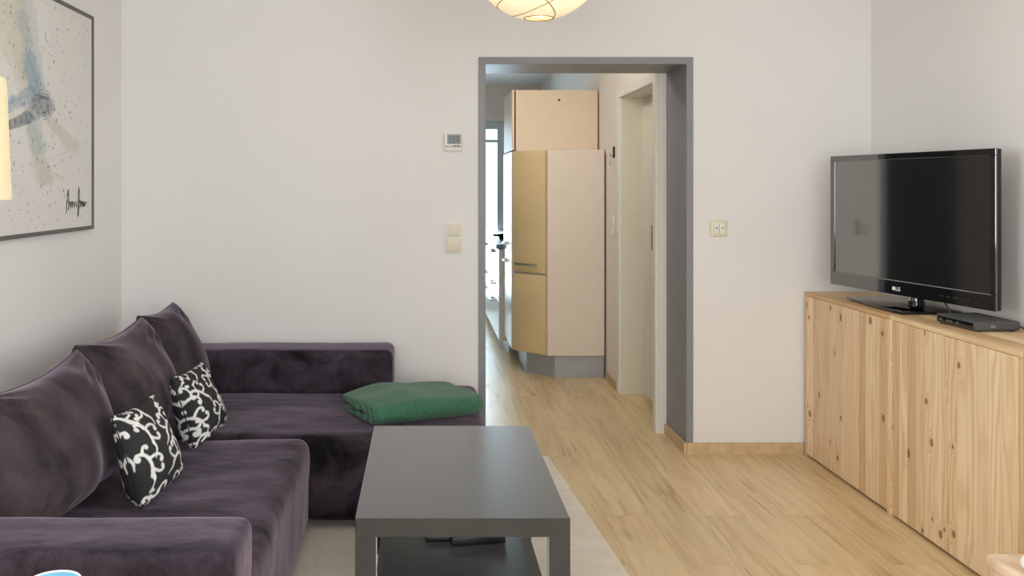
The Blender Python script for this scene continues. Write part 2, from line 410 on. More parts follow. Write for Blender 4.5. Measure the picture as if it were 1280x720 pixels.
# wall behind the viewer with a wide window
wx0, wx1, wz0, wz1 = -1.2, 1.9, .75, 2.3
bm = prism([(XL,0),(XR,0),(XR,wz0),(XL,wz0)], 'y', YF-.12, YF)
add_prism(bm, [(XL,wz1),(XR,wz1),(XR,ZC),(XL,ZC)], 'y', YF-.12, YF)
add_prism(bm, [(XL,wz0),(wx0,wz0),(wx0,wz1),(XL,wz1)], 'y', YF-.12, YF)
add_prism(bm, [(wx1,wz0),(XR,wz0),(XR,wz1),(wx1,wz1)], 'y', YF-.12, YF)
bmesh.ops.remove_doubles(bm, verts=bm.verts[:], dist=1e-5)
struct('wall_front', bm, M['wall'])
# kitchen shell
struct('wall_kitchen_right', prism([(YK,0),(4.815,0),(4.815,1.935),(5.70,1.935),(5.70,0),(KY,0),(KY,KZ),(YK,KZ)], 'x', KX, KX+.17), M['kitchen_wall'])
struct('wall_kitchen_left', box(KL-.1, KL, YK, KY, 0, KZ), wall_mat('dark_wall_for_tv_reflection', srgb(52,54,58)))  # out of view; colour made dark so the television reflects something dark
struct('ceiling_kitchen', box(KL-.1, KX+.17, YK, KY+.1, KZ, KZ+.1), M['ceiling'])
kw0, kw1, kwz = -.35, .90, 2.055
struct('wall_kitchen_back', prism([(KL,0),(kw0,0),(kw0,kwz),(kw1,kwz),(kw1,0),(KX+.17,0),(KX+.17,KZ),(KL,KZ)], 'y', KY, KY+.12), M['kitchen_wall'])
# glazed kitchen balcony door, filled into the far wall's opening
bm = prism([(kw0,0),(kw1,0),(kw1,kwz),(kw0,kwz)], 'y', KY+.02, KY+.08)
bm.free()
bm = bmesh.new()
for a in ((kw0, kw0+.07, 0, kwz), (kw1-.085, kw1, 0, kwz), (kw0+.07, kw1-.085, kwz-.09, kwz), (kw0+.07, kw1-.085, 0, .12), (.24, .31, .12, kwz-.09)):
    add_box(bm, a[0], a[1], KY+.02, KY+.08, a[2], a[3], .004, 1)
wdw = struct('window_1', bm, M['window_frame'])
obj('window_glass', box(kw0+.06, kw1-.08, KY+.045, KY+.052, .11, kwz-.08), M['glass'], wdw, False)
obj('transom_rail', box(kw0+.07, kw1-.085, KY+.022, KY+.075, kwz-.235, kwz-.205), M['window_frame'], wdw, False)
# main window behind the viewer
bm = bmesh.new()
for a in ((wx0, wx0+.07, wz0, wz1), (wx1-.07, wx1, wz0, wz1), (wx0+.07, wx1-.07, wz1-.07, wz1), (wx0+.07, wx1-.07, wz0, wz0+.07), (.3, .4, wz0+.07, wz1-.07)):
    add_box(bm, a[0], a[1], YF-.09, YF-.03, a[2], a[3], .004, 1)
w2 = struct('window_2', bm, M['white_frame'])
obj('window_glass', box(wx0+.06, wx1-.06, YF-.064, YF-.058, wz0+.06, wz1-.06), M['glass'], w2, False)

for nm, xa, xb, xg in (('added_window_left', XL-.09, XL-.03, XL-.064), ('added_window_right', XR+.03, XR+.09, XR+.058)):  # frames of the added side windows, openings for the fill lights
  bm = bmesh.new()
  for a in ((vy0, vy0+.07, vz0, vz1), (vy1-.07, vy1, vz0, vz1), (vy0+.07, vy1-.07, vz1-.07, vz1), (vy0+.07, vy1-.07, vz0, vz0+.07)):
    add_box(bm, xa, xb, a[0], a[1], a[2], a[3], .004, 1)
  w3 = struct(nm, bm, M['white_frame'])
  obj('window_glass', box(xg, xg+.006, vy0+.06, vy1-.06, vz0+.06, vz1-.06), M['glass'], w3, False)
# grey door surround in the thick wall (lining + architrave)
bm = prism([(.272,0),(.308,0),(.308,1.946),(1.310,1.946),(1.310,0),(1.344,0),(1.344,1.982),(.272,1.982)], 'y', YB-.008, YK, .002, 1)
struct('trim_1', bm, M['grey_frame'])
# white lining end + kitchen side door
bm = prism([(4.757,0),(4.815,0),(4.815,1.905),(5.655,1.905),(5.655,0),(5.72,0),(5.72,1.96),(4.757,1.96)], 'x', 1.25, KX+.001, .003, 1)
add_box(bm, 1.2695, 1.309, 4.757, 4.78, 0, 1.96, .003, 1)
dr = struct('door_1', bm, M['white_frame'])
bm = prism([(4.815,0),(4.822,0),(4.822,1.898),(5.648,1.898),(5.648,0),(5.655,0),(5.655,1.905),(4.815,1.905)], 'x', KX, 1.41)
obj('door_lining', bm, M['cream_door'], dr, False)
obj('door_leaf', box(1.405, 1.44, 4.822, 5.648, .006, 1.898, .002, 1), M['cream_door'], dr, False)
obj('lock_plate', box(1.399, 1.406, 5.385, 5.425, .945, 1.095, .002, 1), plain('brass_lock', srgb(150,118,76), .35, metal=.6), dr)

# baseboards (oak)
bh, bt = .056, .014
struct('baseboard_back', prism([(1.311,0),(1.311,bh),(1.894,bh),(1.894,0)], 'y', YB-bt, YB-.008+.006), M['oak_trim'])
struct('baseboard_doorway', box(1.296, 1.3095, YB-bt, YK-.005, 0, bh, .002, 1), M['oak_trim'])
struct('baseboard_left', box(XL, XL+bt, YF, YB, 0, bh), M['oak_trim'])
struct('baseboard_right', box(XR-bt, XR, YF, YB, 0, bh), M['oak_trim'])
struct('baseboard_kitchen', box(KX-bt, KX, 5.722, 6.10, 0, bh), M['oak_trim'])

# ------------------------------------------------------------------ wall fittings on the far wall
def P(px, py, Y): return Vector(((px-530)*Y/1100, Y, 1.34-(py-232)*Y/1100))
t = thing('thermostat', 'white wall thermostat with grey display above the double light switch', 'thermostat', (.145, YB, 1.515))
obj('housing', box(.101, .190, YB-.024, YB+.002, 1.513, 1.600, .004), M['white_plastic'], t)
dsp = obj('display', box(.116, .184, YB-.0265, YB-.023, 1.546, 1.594, .001, 1), M['lcd'], t)
bm = bmesh.new()
for i, (x0, x1) in enumerate(((.126,.130),(.134,.150),(.155,.171))):       # segment digits on the display
    for z in (1.556, 1.569, 1.582): add_box(bm, x0, x1, YB-.0272, YB-.0262, z, z+.003)
    add_box(bm, x1-.003, x1, YB-.0272, YB-.0262, 1.557, 1.585)
obj('digits', bm, M['ink'], dsp, False)
bm = box(.104, .187, YB-.026, YB-.022, 1.533, 1.537)
obj('slot', bm, M['grey_line'], t)
bm = box(.150, .158, YB-.027, YB-.022, 1.533, 1.540); obj('button', bm, M['ink'], t)
bm = box(.166, .174, YB-.027, YB-.022, 1.533, 1.540); obj('button', bm, M['ink'], t)

t = thing('light_switch', 'upright double light switch with two beige rockers left of the doorway', 'light switch', (.146, YB, 1.0))
obj('frame_plate', box(.106, .190, YB-.011, YB, 1.003, 1.158, .003), M['white_plastic'], t)
obj('rocker', box(.115, .181, YB-.018, YB-.010, 1.086, 1.149, .004), M['cream_plastic'], t)
obj('rocker', box(.115, .181, YB-.018, YB-.010, 1.013, 1.076, .004), M['cream_plastic'], t)
t = thing('light_switch', 'square light switch with two narrow rockers right of the doorway', 'light switch', (1.471, YB, 1.08))
obj('frame_plate', box(1.429, 1.513, YB-.012, YB, 1.087, 1.168, .003), M['cream_plastic'], t)
for x0 in (1.444, 1.473):
    r = obj('rocker', box(x0, x0+.027, YB-.019, YB-.011, 1.100, 1.155, .003), M['white_plastic'], t)
    obj('arrow_mark', box(x0+.010, x0+.016, YB-.0198, YB-.0188, 1.124, 1.132), M['ink'], r)

# ------------------------------------------------------------------ framed dragonfly print on the left wall
py0, py1, pz0, pz1 = 2.60, 3.974, 1.145, 2.102
t = thing('framed_print', 'large pale dragonfly print in thin dark grey frame on the left wall', 'picture', (XL, (py0+py1)/2, pz0))
bm = bmesh.new()
fw, fx = .016, XL+.022
for a in ((py0, py1, pz0, pz0+fw), (py0, py1, pz1-fw, pz1), (py0, py0+fw, pz0+fw, pz1-fw), (py1-fw, py1, pz0+fw, pz1-fw)):
    add_box(bm, XL+.002, fx, a[0], a[1], a[2], a[3])
bmesh.ops.remove_doubles(bm, verts=bm.verts[:], dist=1e-5)
obj('picture_frame', bm, M['picture_frame'], t, False)
def vnoise(u, v, f, seed):
    rs = np.random.RandomState(seed); out = 0
    for k in range(7):
        a = rs.uniform(0, 2*PI); fr = f*rs.uniform(.6, 1.7); out = out + np.sin((u*np.cos(a)+v*np.sin(a))*fr*2*PI + rs.uniform(0, 6.28))
    return out/7
def make_canvas():
    ny, nz = 560, 380
    ys = np.linspace(py0+fw, py1-fw, ny); zs = np.linspace(pz0+fw, pz1-fw, nz)
    Yg, Zg = np.meshgrid(ys, zs, indexing='ij')
    col = np.zeros((ny, nz, 3)); col[:] = srgb(226,224,221)[:3]
    U, V = 530+(XL+.017)*1100/Yg, 232+(1.34-Zg)*1100/Yg       # where each spot of the print lies, for placing its motifs
    wob = vnoise(Yg, Zg, 6, 1)*10 + vnoise(Yg, Zg, 18, 2)*6
    gran = .75 + .25*vnoise(Yg, Zg, 30, 3)
    def seg(a, b, w0, w1, c, op, soft=.5, k=1.0):
        ax, ay = a; bx, by = b; dx, dy = bx-ax, by-ay
        tt = np.clip(((U-ax)*dx+(V-ay)*dy)/(dx*dx+dy*dy), 0, 1)
        d = np.hypot(U-ax-tt*dx, V-ay-tt*dy) + wob*k*.35
        w = w0+(w1-w0)*tt
        m = np.clip((w-d)/(w*soft), 0, 1)*op*np.clip(gran, 0, 1)
        cc = np.array(srgb(*c)[:3])
        col[:] = col*(1-m[..., None]) + cc*m[..., None]
    # wings: wash of beige, blue near the body
    seg((8,-20), (42,118), 24, 9, (194,188,166), .7)
    seg((-8,20), (30,112), 14, 8, (198,192,172), .5)
    seg((30,-10), (52,112), 12, 7, (176,186,186), .55)
    seg((26,20), (48,110), 9, 9, (168,182,188), .7)
    seg((36,70), (46,124), 10, 10, (130,160,182), .75)
    seg((6,135), (44,122), 8, 10, (140,166,186), .75)
    seg((14,126), (38,112), 5, 7, (112,146,172), .55)
    seg((40,160), (56,222), 9, 13, (190,188,172), .65)
    seg((42,150), (48,185), 10, 12, (172,190,196), .7)
    seg((62,150), (90,182), 6, 12, (196,190,174), .6)
    # body: striped tail, thorax and head
    seg((-14,168), (34,147), 5, 9, (112,114,118), .9, .25, .3)
    for k in range(7):
        x = -10+k*7; y = 167-k*3.2
        seg((x, y-5), (x+1.5, y+5), 1.1, 1.1, (78,80,86), .8, .5, .1)
    seg((34,147), (52,131), 10, 15, (140,150,160), .8, .3, .3)
    seg((52,130), (56,133), 17, 14, (146,150,156), .75, .3, .3)
    for k in range(6):
        a0 = k*.9
        seg((50+10*math.cos(a0), 131+12*math.sin(a0)), (57+9*math.cos(a0+1.2), 132+11*math.sin(a0+1.2)), 1.6, 1.0, (92,96,104), .7, .6, .25)
    for rr in (8, 12, 15):
        for q in range(10):
            a0 = -1.9+q*.34; a1 = a0+.34
            seg((53+rr*math.cos(a0), 131+rr*1.25*math.sin(a0)), (53+rr*math.cos(a1), 131+rr*1.25*math.sin(a1)), .9, .9, (104,110,118), .6, .6, .15)
    seg((35,140), (44,150), 1.5, 1.5, (84,88,96), .7, .5, .2); seg((44,118), (62,124), 1.5, 1.0, (96,100,108), .7, .5, .2)
    # paint spatter
    rs = np.random.RandomState(5)
    for k in range(620):
        sy = rs.uniform(py0+.3, py1-.03); sz = rs.uniform(pz0+.03, pz1-.03)
        r = .0022+.0052*rs.rand()**3
        dens = math.exp(-((sy-3.35)**2)/.10)+.33
        if rs.rand() > dens: continue
        iy, iz = int((sy-ys[0])/(ys[1]-ys[0])), int((sz-zs[0])/(zs[1]-zs[0])); q = 6
        sl = (slice(max(0,iy-q), iy+q), slice(max(0,iz-q), iz+q))
        d = np.hypot((Yg[sl]-sy), (Zg[sl]-sz)*rs.uniform(.5,1))
        m = np.clip((r-d)/(r*.5), 0, 1)[..., None]*.75
        c = np.array(srgb(*random.choice([(110,100,100),(128,104,98),(96,104,116),(150,140,120)]))[:3])
        col[sl] = col[sl]*(1-m)+c*m
    verts = np.stack([np.full_like(Yg, XL+.017), Yg, Zg], -1).reshape(-1, 3)
    o0 = np.array(t.location); verts = verts-o0
    idx = np.arange(ny*nz).reshape(ny, nz)
    faces = np.stack([idx[:-1,:-1], idx[1:,:-1], idx[1:,1:], idx[:-1,1:]], -1).reshape(-1, 4)
    me = bpy.data.meshes.new('canvas'); me.from_pydata(verts.tolist(), [], faces.tolist())
    ca = me.color_attributes.new('pattern', 'FLOAT_COLOR', 'POINT')
    ca.data.foreach_set('color', np.concatenate([col.reshape(-1,3), np.ones((ny*nz,1))], 1).astype(np.float32).ravel())
    me.materials.append(M['canvas'])
    o = bpy.data.objects.new('canvas', me); COL.objects.link(o); o.parent = t
make_canvas()
obj('backing_board', box(XL+.002, XL+.016, py0+.01, py1-.01, pz0+.01, pz1-.01), M['ink'], t, False)
# signature: cursive strokes; s = along the print, h = up
def sig(pts): return [(XL+.0180, 3.675+s*.232, 1.236+h*.088) for s, h in pts]
bm = bmesh.new()
for st in ([(.0,-.15),(.02,.3),(.08,.95),(.10,1.0),(.11,.4),(.10,.0),(.12,.3),(.16,.42),(.20,.1),(.22,.4),(.25,.42),(.27,.1),(.29,.4),(.33,.40),(.36,.12),(.40,.40),(.44,.40),(.45,.14),(.50,.22)],
           [(.00,.42),(.06,.40),(.12,.46)],
           [(.52,-.35),(.53,.2),(.56,.9),(.59,1.1),(.60,.6),(.57,.0),(.56,-.3)],
           [(.55,.35),(.62,.42),(.64,.5),(.63,.05),(.66,.36),(.70,.42),(.70,.14),(.74,.42),(.76,.14),(.79,.40),(.81,.12),(.85,.38),(.86,.14),(.90,.36),(.95,.30),(1.0,.34)]):
    pts = sig(st); fine = []
    for a, b in zip(pts[:-1], pts[1:]):
        for q in range(4): fine.append(tuple(a[i]+(b[i]-a[i])*q/4 for i in range(3)))
    fine.append(pts[-1])
    add_tube(bm, fine, .0016, 5)
obj('signature', bm, M['ink'], t)

# ------------------------------------------------------------------ paper lantern
lc = Vector((.365, 2.8, 2.09)); LR = .222
t = thing('paper_lantern', 'round cream rice paper pendant lamp glowing at the top of the picture', 'lamp', (lc.x, lc.y, 1.868))
prof = []
for k in range(0, 33):
    a = -PI/2 + .21 + (PI-.42)*k/32
    prof.append((LR*math.cos(a), LR*math.sin(a)*1.0))
bm = lathe(prof, lc, 64)
lan = obj('lamp_shade', bm, M['paper'], t)
bm = bmesh.new(); rs = random.Random(3)
for k in range(9):                                   # irregular bamboo hoops around the paper
    n = Vector((rs.uniform(-.5,.5), rs.uniform(-.5,.5), 1)).normalized(); off = rs.uniform(-.2,.05)*LR if k else -.175
    if k in (0,1,2): off = (-.70, -.78, -.62)[k]*LR; n = (Vector((-.16,.05,1)), Vector((.5,.1,1)), Vector((-.6,-.3,1)))[k].normalized()
    r = math.sqrt(LR*LR-off*off)
    a = n.orthogonal().normalized(); b = n.cross(a)
    pts = [lc+n*off+(a*math.cos(2*PI*i/48)+b*math.sin(2*PI*i/48))*(r+.0005) for i in range(48)]
    pts = [p for p in pts]
    add_tube(bm, pts, .0016, 5, True)
obj('rib', bm, M['rib'], lan)
r0 = LR*math.cos(-PI/2+.21); z0 = lc.z+LR*math.sin(-PI/2+.21)
obj('bottom_ring', tube([(lc.x+r0*math.cos(2*PI*i/32), lc.y+r0*math.sin(2*PI*i/32), z0) for i in range(32)], .0022, 6, True), M['rib'], t)
bm = lathe([(0,-.055),(.022,-.05),(.035,-.03),(.038,-.005),(.032,.02),(.018,.045),(.014,.07),(0,.07)], (lc.x, lc.y, lc.z-.160), 24)
obj('bulb', bm, M['lantern_hole'], t)
obj('cord', tube([(lc.x, lc.y, lc.z-.02), (lc.x, lc.y, ZC-.03)], .003, 8), M['white_plastic'], t)
obj('ceiling_rose', lathe([(0,-.03),(.045,-.028),(.055,-.01),(.055,0),(0,0)], (lc.x, lc.y, ZC), 32), M['white_plastic'], t)

# ------------------------------------------------------------------ sofa
t = thing('corner_sofa', 'dark plum velour corner sofa with a chaise along the far wall', 'sofa', (-.9, 3.1, .012))
def soft_box(x0, x1, y0, y1, z0, z1, r=.045, amp=.006, f=3.0, res=.05):
    """rounded upholstery block, subdivided and gently rumpled"""
    bm = bmesh.new()
    nx, ny, nz = [max(3, int(round((b-a)/res))) for a, b in ((x0,x1),(y0,y1),(z0,z1))]
    C = Vector(((x0+x1)/2, (y0+y1)/2, (z0+z1)/2)); H = Vector(((x1-x0)/2, (y1-y0)/2, (z1-z0)/2))
    vs = {}
    def grid(n, lo, hi):
        e = [lo, lo+r*.25, lo+r*.6, lo+r]; 
        inner = [lo+r+(hi-lo-2*r)*i/n for i in range(1, n)]
        return e+inner+[hi-r, hi-r*.6, hi-r*.25, hi]
    gx, gy, gz = grid(nx,x0,x1), grid(ny,y0,y1), grid(nz,z0,z1)
    def V(p):
        k = tuple(round(c, 5) for c in p)
        if k not in vs:
            q = Vector(p); inn = Vector([max(C[i]-H[i]+r, min(C[i]+H[i]-r, q[i])) for i in range(3)])
            d = q-inn
            if d.length > 1e-9:
                m = max(abs(c) for c in d); nd = d.normalized(); q = inn+nd*min(r, m if sum(abs(c)>1e-9 for c in d)==1 else r*(m/r))
                nrm = nd
            else: nrm = Vector((0,0,0))
            w = mnoise.noise(Vector(p)*f)*amp + mnoise.noise(Vector(p)*f*3.1)*amp*.4
            q = q + nrm*w
            vs[k] = bm.verts.new(q)
        return vs[k]
    def face(ga, gb, fn):
        for i in range(len(ga)-1):
            for j in range(len(gb)-1):
                try: bm.faces.new([V(fn(ga[a], gb[b])) for a, b in ((i,j),(i+1,j),(i+1,j+1),(i,j+1))])
                except ValueError: pass
    face(gx, gy, lambda a, b: (a, b, z0)); face(gx, gy, lambda a, b: (a, b, z1))
    face(gx, gz, lambda a, b: (a, y0, b)); face(gx, gz, lambda a, b: (a, y1, b))
    face(gy, gz, lambda a, b: (x0, a, b)); face(gy, gz, lambda a, b: (x1, a, b))
    bmesh.ops.recalc_face_normals(bm, faces=bm.faces[:])
    return bm
obj('seat', soft_box(-1.29, -.432, 2.055, 3.375, .035, .375, .045, .010, 3.2), M['velvet'], t, ang=180)
obj('chaise', soft_box(-1.29, .258, 3.385, 4.30, .035, .372, .045, .008, 3.0), M['velvet'], t, ang=180)
obj('backrest', soft_box(-1.495, -1.29, 2.05, 4.30, .035, .555, .04, .004), M['velvet'], t, ang=180)
obj('back_bolster', soft_box(-1.30, -.145, 4.085, 4.335, .365, .572, .035, .004), M['velvet'], t, ang=180)
obj('armrest', soft_box(-1.495, -.400, 1.850, 2.07, .035, .568, .03, .005), M['velvet'], t, ang=180)
for (x, y) in ((-1.42,1.92),(-.50,1.92),(-.50,3.3),(-1.42,4.2),(.18,3.46),(.18,4.22)):
    obj('foot', lathe([(0,0),(.022,0),(.026,.026),(0,.026)], (x, y, .0125 if x > -.7 else .001), 16), M['matte_black'], t)

# cushions
def pillow(c, w, h, W, Hh, T, n=44, concave=.07, sag=.0, wr=.012, seed=0, pw=.42, cr=0.0, patt=None, bottom=1.0):
    """two-sided stuffed cushion; c = middle of the bottom edge"""
    w = Vector(w).normalized(); h = Vector(h); h = (h-w*h.dot(w)).normalized(); nn = w.cross(h)
    if nn.x < 0: nn = -nn
    bm = bmesh.new(); lay = bm.verts.layers.float_color.new('pattern') if patt is not None else None
    grid = {}
    rs = Vector((seed*7.7, seed*3.1, seed*1.3))
    us = np.sin(np.linspace(-PI/2, PI/2, 800)); tt = np.clip(1-us*us, 0, 1)**pw*T/2*.85
    def arc(q, S, cache=dict()):
        if S not in cache: cache[S] = np.concatenate([[0], np.cumsum(np.hypot(np.diff(us)*S/2, np.diff(tt)))])
        return float(np.interp(q, us, cache[S]))
    for side in (1, -1):
        for i in range(n+1):
            for j in range(n+1):
                edge = i in (0, n) or j in (0, n)
                if edge and side == -1: grid[(side,i,j)] = grid[(1,i,j)]; continue
                u = math.sin((2*i/n-1)*PI/2*.98)/math.sin(PI/2*.98)
                v = math.sin((2*j/n-1)*PI/2*.98)/math.sin(PI/2*.98)
                x = u*(1-concave*(1-v*v)); y = v*(1-concave*(1-u*u)*(1.0 if v > 0 else bottom))
                c2 = cr if v < 0 else cr*.25
                x *= 1-c2*v**6; y *= 1-c2*u**6
                th = max(0, (1-u*u)*(1-v*v))**pw
                th *= (1-.28*v)                      # heavier at the bottom
                y2 = y - sag*(1-u*u)*max(0, v)
                q = Vector((x*W/2, (y2+1)*Hh/2, side*th*T/2))
                k = mnoise.noise(q*5.0+rs)*wr + mnoise.noise(Vector((q.x*9, q.y*4, side))+rs)*wr*.7
                # creases pulled from the corners
                a = math.atan2(abs(abs(v)-1)+.02, abs(abs(u)-1)+.02); rad = math.hypot(abs(v)-1, abs(u)-1)
                k += math.sin(a*16+seed)*wr*.55*math.exp(-((rad-.35)/.28)**2)
                q.z += side*k*min(1, th*2)
                vtx = bm.verts.new(Vector(c)+w*q.x+h*q.y+nn*q.z)
                if lay is not None:
                    g = patt[min(patt.shape[0]-1, int(arc(u, W)/.46*patt.shape[0])), min(patt.shape[1]-1, int(arc(v, Hh)/.46*patt.shape[1]))]
                    cc = np.array([.010,.010,.011])*(1-g)+np.array([.70,.70,.68])*g
                    vtx[lay] = (cc[0], cc[1], cc[2], 1)
                grid[(side,i,j)] = vtx
    for side in (1, -1):
        for i in range(n):
            for j in range(n):
                f = [grid[(side,a,b)] for a, b in ((i,j),(i+1,j),(i+1,j+1),(i,j+1))]
                bm.faces.new(f if side == 1 else f[::-1])
    bmesh.ops.recalc_face_normals(bm, faces=bm.faces[:])
    rim = [grid[(1,i,0)].co.copy() for i in range(n)]+[grid[(1,n,j)].co.copy() for j in range(n)]+[grid[(1,n-i,n)].co.copy() for i in range(n)]+[grid[(1,0,n-j)].co.copy() for j in range(n)]
    return bm, rim
def cushion(name, label, cat, group, loc, args, kw, mat, pipe=True, seamr=.0026):
    root = thing(name, label, cat, loc, group)
    bm, rim = pillow(*args, **kw)
    o = obj('cover', bm, mat, root, ang=180)
    obj('seam_piping', tube(rim, seamr, 6, True), mat, root)
    return root
G = 'plum back cushions on the corner sofa'
cushion('back_cushion', 'plum velour back cushion nearest the front armrest, cut off by the picture edge', 'cushion', G, (-1.07,2.69,.38),
        ((-1.045,2.57,.40), (.03,1,0), (-.30,0,1), .70, .415, .28), dict(seed=1, sag=.12, concave=.055, wr=.020, pw=.36, cr=.05), M['velvet2'])
cushion('back_cushion', 'plum velour back cushion in the middle, behind the nearer scroll-patterned pillow', 'cushion', G, (-1.07,3.36,.38),
        ((-1.055,3.29,.40), (.02,1,0), (-.29,0,1), .66, .418, .27), dict(seed=2, sag=.09, concave=.055, wr=.018, pw=.36, cr=.05), M['velvet2'])
cushion('back_cushion', 'plum velour back cushion in the sofa corner, against the far bolster', 'cushion', G, (-1.07,3.8,.38),
        ((-1.05,3.86,.40), (.06,1,0), (-.32,0,1), .43, .42, .25), dict(seed=3, sag=.06, concave=.055, wr=.018, pw=.36, cr=.05), M['velvet2'])

def scroll_pattern(N, seed):
    rs = random.Random(seed); img = np.zeros((N, N)); 
    gx, gy = np.meshgrid(np.arange(N)/N, np.arange(N)/N, indexing='ij')
    def stroke(pts, w0, w1):
        n = len(pts)
        for i, (x, y) in enumerate(pts):
            w = w0+(w1-w0)*i/(n-1); q = int(w*N)+2; ix, iy = int(x*N), int(y*N)
            sl = (slice(max(0,ix-q), max(0,ix+q+1)), slice(max(0,iy-q), max(0,iy+q+1)))
            if img[sl].size == 0: continue
            d = np.hypot(gx[sl]-x, gy[sl]-y)
            img[sl] = np.maximum(img[sl], np.clip((w-d)*N*.8+.5, 0, 1))
    def curl(x, y, a, size, turn, w):
        """a vine that runs out from (x,y) and winds into a spiral with a round end"""
        pts = []; n = 90; X, Y = x, y; ang = a
        for i in range(n):
            s = i/n; step = size*(1.35-1.15*s)/n*3.0
            ang += turn*(.6+8.0*s*s)*3.0/n
            X += math.cos(ang)*step*.5; Y += math.sin(ang)*step*.5; pts.append((X, Y))
        stroke(pts, w, w*.75); X, Y = pts[-1]; stroke([(X, Y), (X+1e-4, Y)], w*1.5, w*1.5)
        return pts
    for row in range(-1, 6):
        for c in range(-1, 6):
            x = .02+c*.215+(row%2)*.11+rs.uniform(-.03,.03); y = -.02+row*.215+rs.uniform(-.03,.03); a = rs.uniform(.6, 2.3); tn = 1 if (row+c) % 2 else -1
            p = curl(x, y, a, .24, tn, .0125)
            q = p[22]; curl(q[0], q[1], a+tn*-.9, .16, -tn, .0105)
            q = p[8]; curl(q[0], q[1], a-tn*2.2, .14, tn, .010)
            q = p[36]; curl(q[0], q[1], a+tn*.2, .09, -tn, .010)
            stroke([(x-math.cos(a)*.1*k/12+.015*math.sin(k/3), y-math.sin(a)*.1*k/12) for k in range(13)], .014, .005)
    return img
G = 'black and white scroll pillows on the corner sofa'
cushion('throw_pillow', 'black pillow with white scroll pattern nearer the front armrest', 'pillow', G, (-.85,2.72,.38),
        ((-.815,2.722,.390), (.12,1,0), (-.33,.02,1), .285, .285, .14), dict(n=150, concave=.075, seed=4, wr=.009, patt=scroll_pattern(400, 11)), M['scroll'], seamr=.002)
cushion('throw_pillow', 'black pillow with white scroll pattern farther back, near the corner of the sofa', 'pillow', G, (-.82,3.34,.38),
        ((-.812,3.315,.390), (.12,1,0), (-.33,.02,1), .29, .27, .15), dict(n=150, concave=.075, seed=5, wr=.009, patt=scroll_pattern(400, 23)), M['scroll'], seamr=.002)

# ------------------------------------------------------------------ folded blanket on the chaise
def blanket():
    A = math.radians(22.5); ex = Vector((math.cos(A), math.sin(A), 0)); ey = Vector((-math.sin(A), math.cos(A), 0))
    c = Vector((-.055, 3.755, .379)); Lx, Ly = .50, .39
    bm = bmesh.new()
    def sheet(path, th, x0, x1, nx=30, seed=0, side=0):
        """thick cloth following a (y,z) path, swept along the fold"""
        n = len(path); loops = []
        for i in range(nx+1):
            s = i/nx; x = x0+(x1-x0)*s; top = []; bot = []
            for k in range(n):
                p = Vector(path[k]); d = Vector(path[min(k+1,n-1)])-Vector(path[max(k-1,0)]); d = d.normalized() if d.length > 0 else Vector((1,0)); nrm = Vector((-d.y, d.x))
                for sgn, lst in ((1, top), (-1, bot)):
                    q = p+nrm*th/2*sgn
                    hs = (.62+.38*min(1, s*2.6)) * (1.0+.10*math.sin(s*5+1))*(1-.14*max(0,s-.75)/.25) # lower at the open end
                    z = q.y*hs
                    yy = q.x*(1-.10*(1-min(1, s*3)))
                    wv = mnoise.noise(Vector((x*6, yy*6, seed)))*.010*min(1, z*25)
                    xx = x + (yy*-.10) + mnoise.noise(Vector((yy*9, z*30, seed+3)))*.010
                    # rounded right-hand corners
                    if s > .8: yy *= 1-.22*((s-.8)/.2)**2
                    lst.append(bm.verts.new(c+ex*xx+ey*yy+Vector((0,0,max(.001, z+wv)))))
            loops.append(top+bot[::-1])
        m = 2*n
        for a, b in zip(loops[:-1], loops[1:]):
            for k in range(m): bm.faces.new((a[k], a[(k+1)%m], b[(k+1)%m], b[k]))
        bm.faces.new(loops[0]); bm.faces.new(loops[-1][::-1])
    f, bk = -Ly/2, Ly/2
    # outer wrap: bottom layer, round front fold, top layer
    def fold(y, z0, z1, n=9, sgn=-1): 
        r = (z1-z0)/2; return [(y+sgn*r*math.sin(PI*k/n)*1.0, (z0+z1)/2-r*math.cos(PI*k/n)) for k in range(n+1)]
    outer = [(bk-.02-.03*k, .010) for k in range(10)]+[(f+.04,.010)]+fold(f+.035, .010, .088)+[(f+.06+.045*k, .090+.006*math.sin(k)) for k in range(7)]+[(bk-.01,.080)]
    sheet(outer, .018, -Lx/2, Lx/2, seed=1)
    inner = [(bk-.03-.04*k, .031) for k in range(7)]+fold(f+.075, .031, .068, 7)+[(f+.10+.045*k, .068) for k in range(6)]
    sheet(inner, .018, -Lx/2+.035, Lx/2-.02, seed=5)
    bmesh.ops.recalc_face_normals(bm, faces=bm.faces[:])
    return bm
bl = tag(obj('folded_blanket', blanket(), M['knit'], None, ang=180), 'folded dark green knitted blanket lying on the end of the chaise', 'blanket')
sd = bl.modifiers.new('soft', 'SUBSURF'); sd.levels = 1; sd.render_levels = 1

# ------------------------------------------------------------------ rug and coffee table
bm = prism([(-.72,1.55),(.80,1.55),(.612,4.335),(-.72,4.335)], 'z', .0, .011, .003, 1)
tag(obj('rug', bm, M['rug'], None, False), 'cream flat rug under the coffee table and the chaise', 'rug')
tx0, tx1, ty0, ty1, tz = -.182, .387, 2.327, 3.225, .46
t = thing('coffee_table', 'black-brown coffee table with square legs and a lower shelf', 'table', ((tx0+tx1)/2, (ty0+ty1)/2, .0115))
obj('tabletop', box(tx0, tx1, ty0, ty1, tz-.05, tz, .0015, 1), M['black_veneer'], t, False)
for x in (tx0, tx1-.055):
    for y in (ty0, ty1-.055):
        obj('leg', box(x, x+.055, y, y+.055, .0115, tz-.05, .001, 1), M['black_veneer'], t, False)
obj('shelf', box(tx0+.042, tx1-.042, ty0+.02, ty1-.02, .182, .200, .001, 1), M['black_veneer'], t, False)
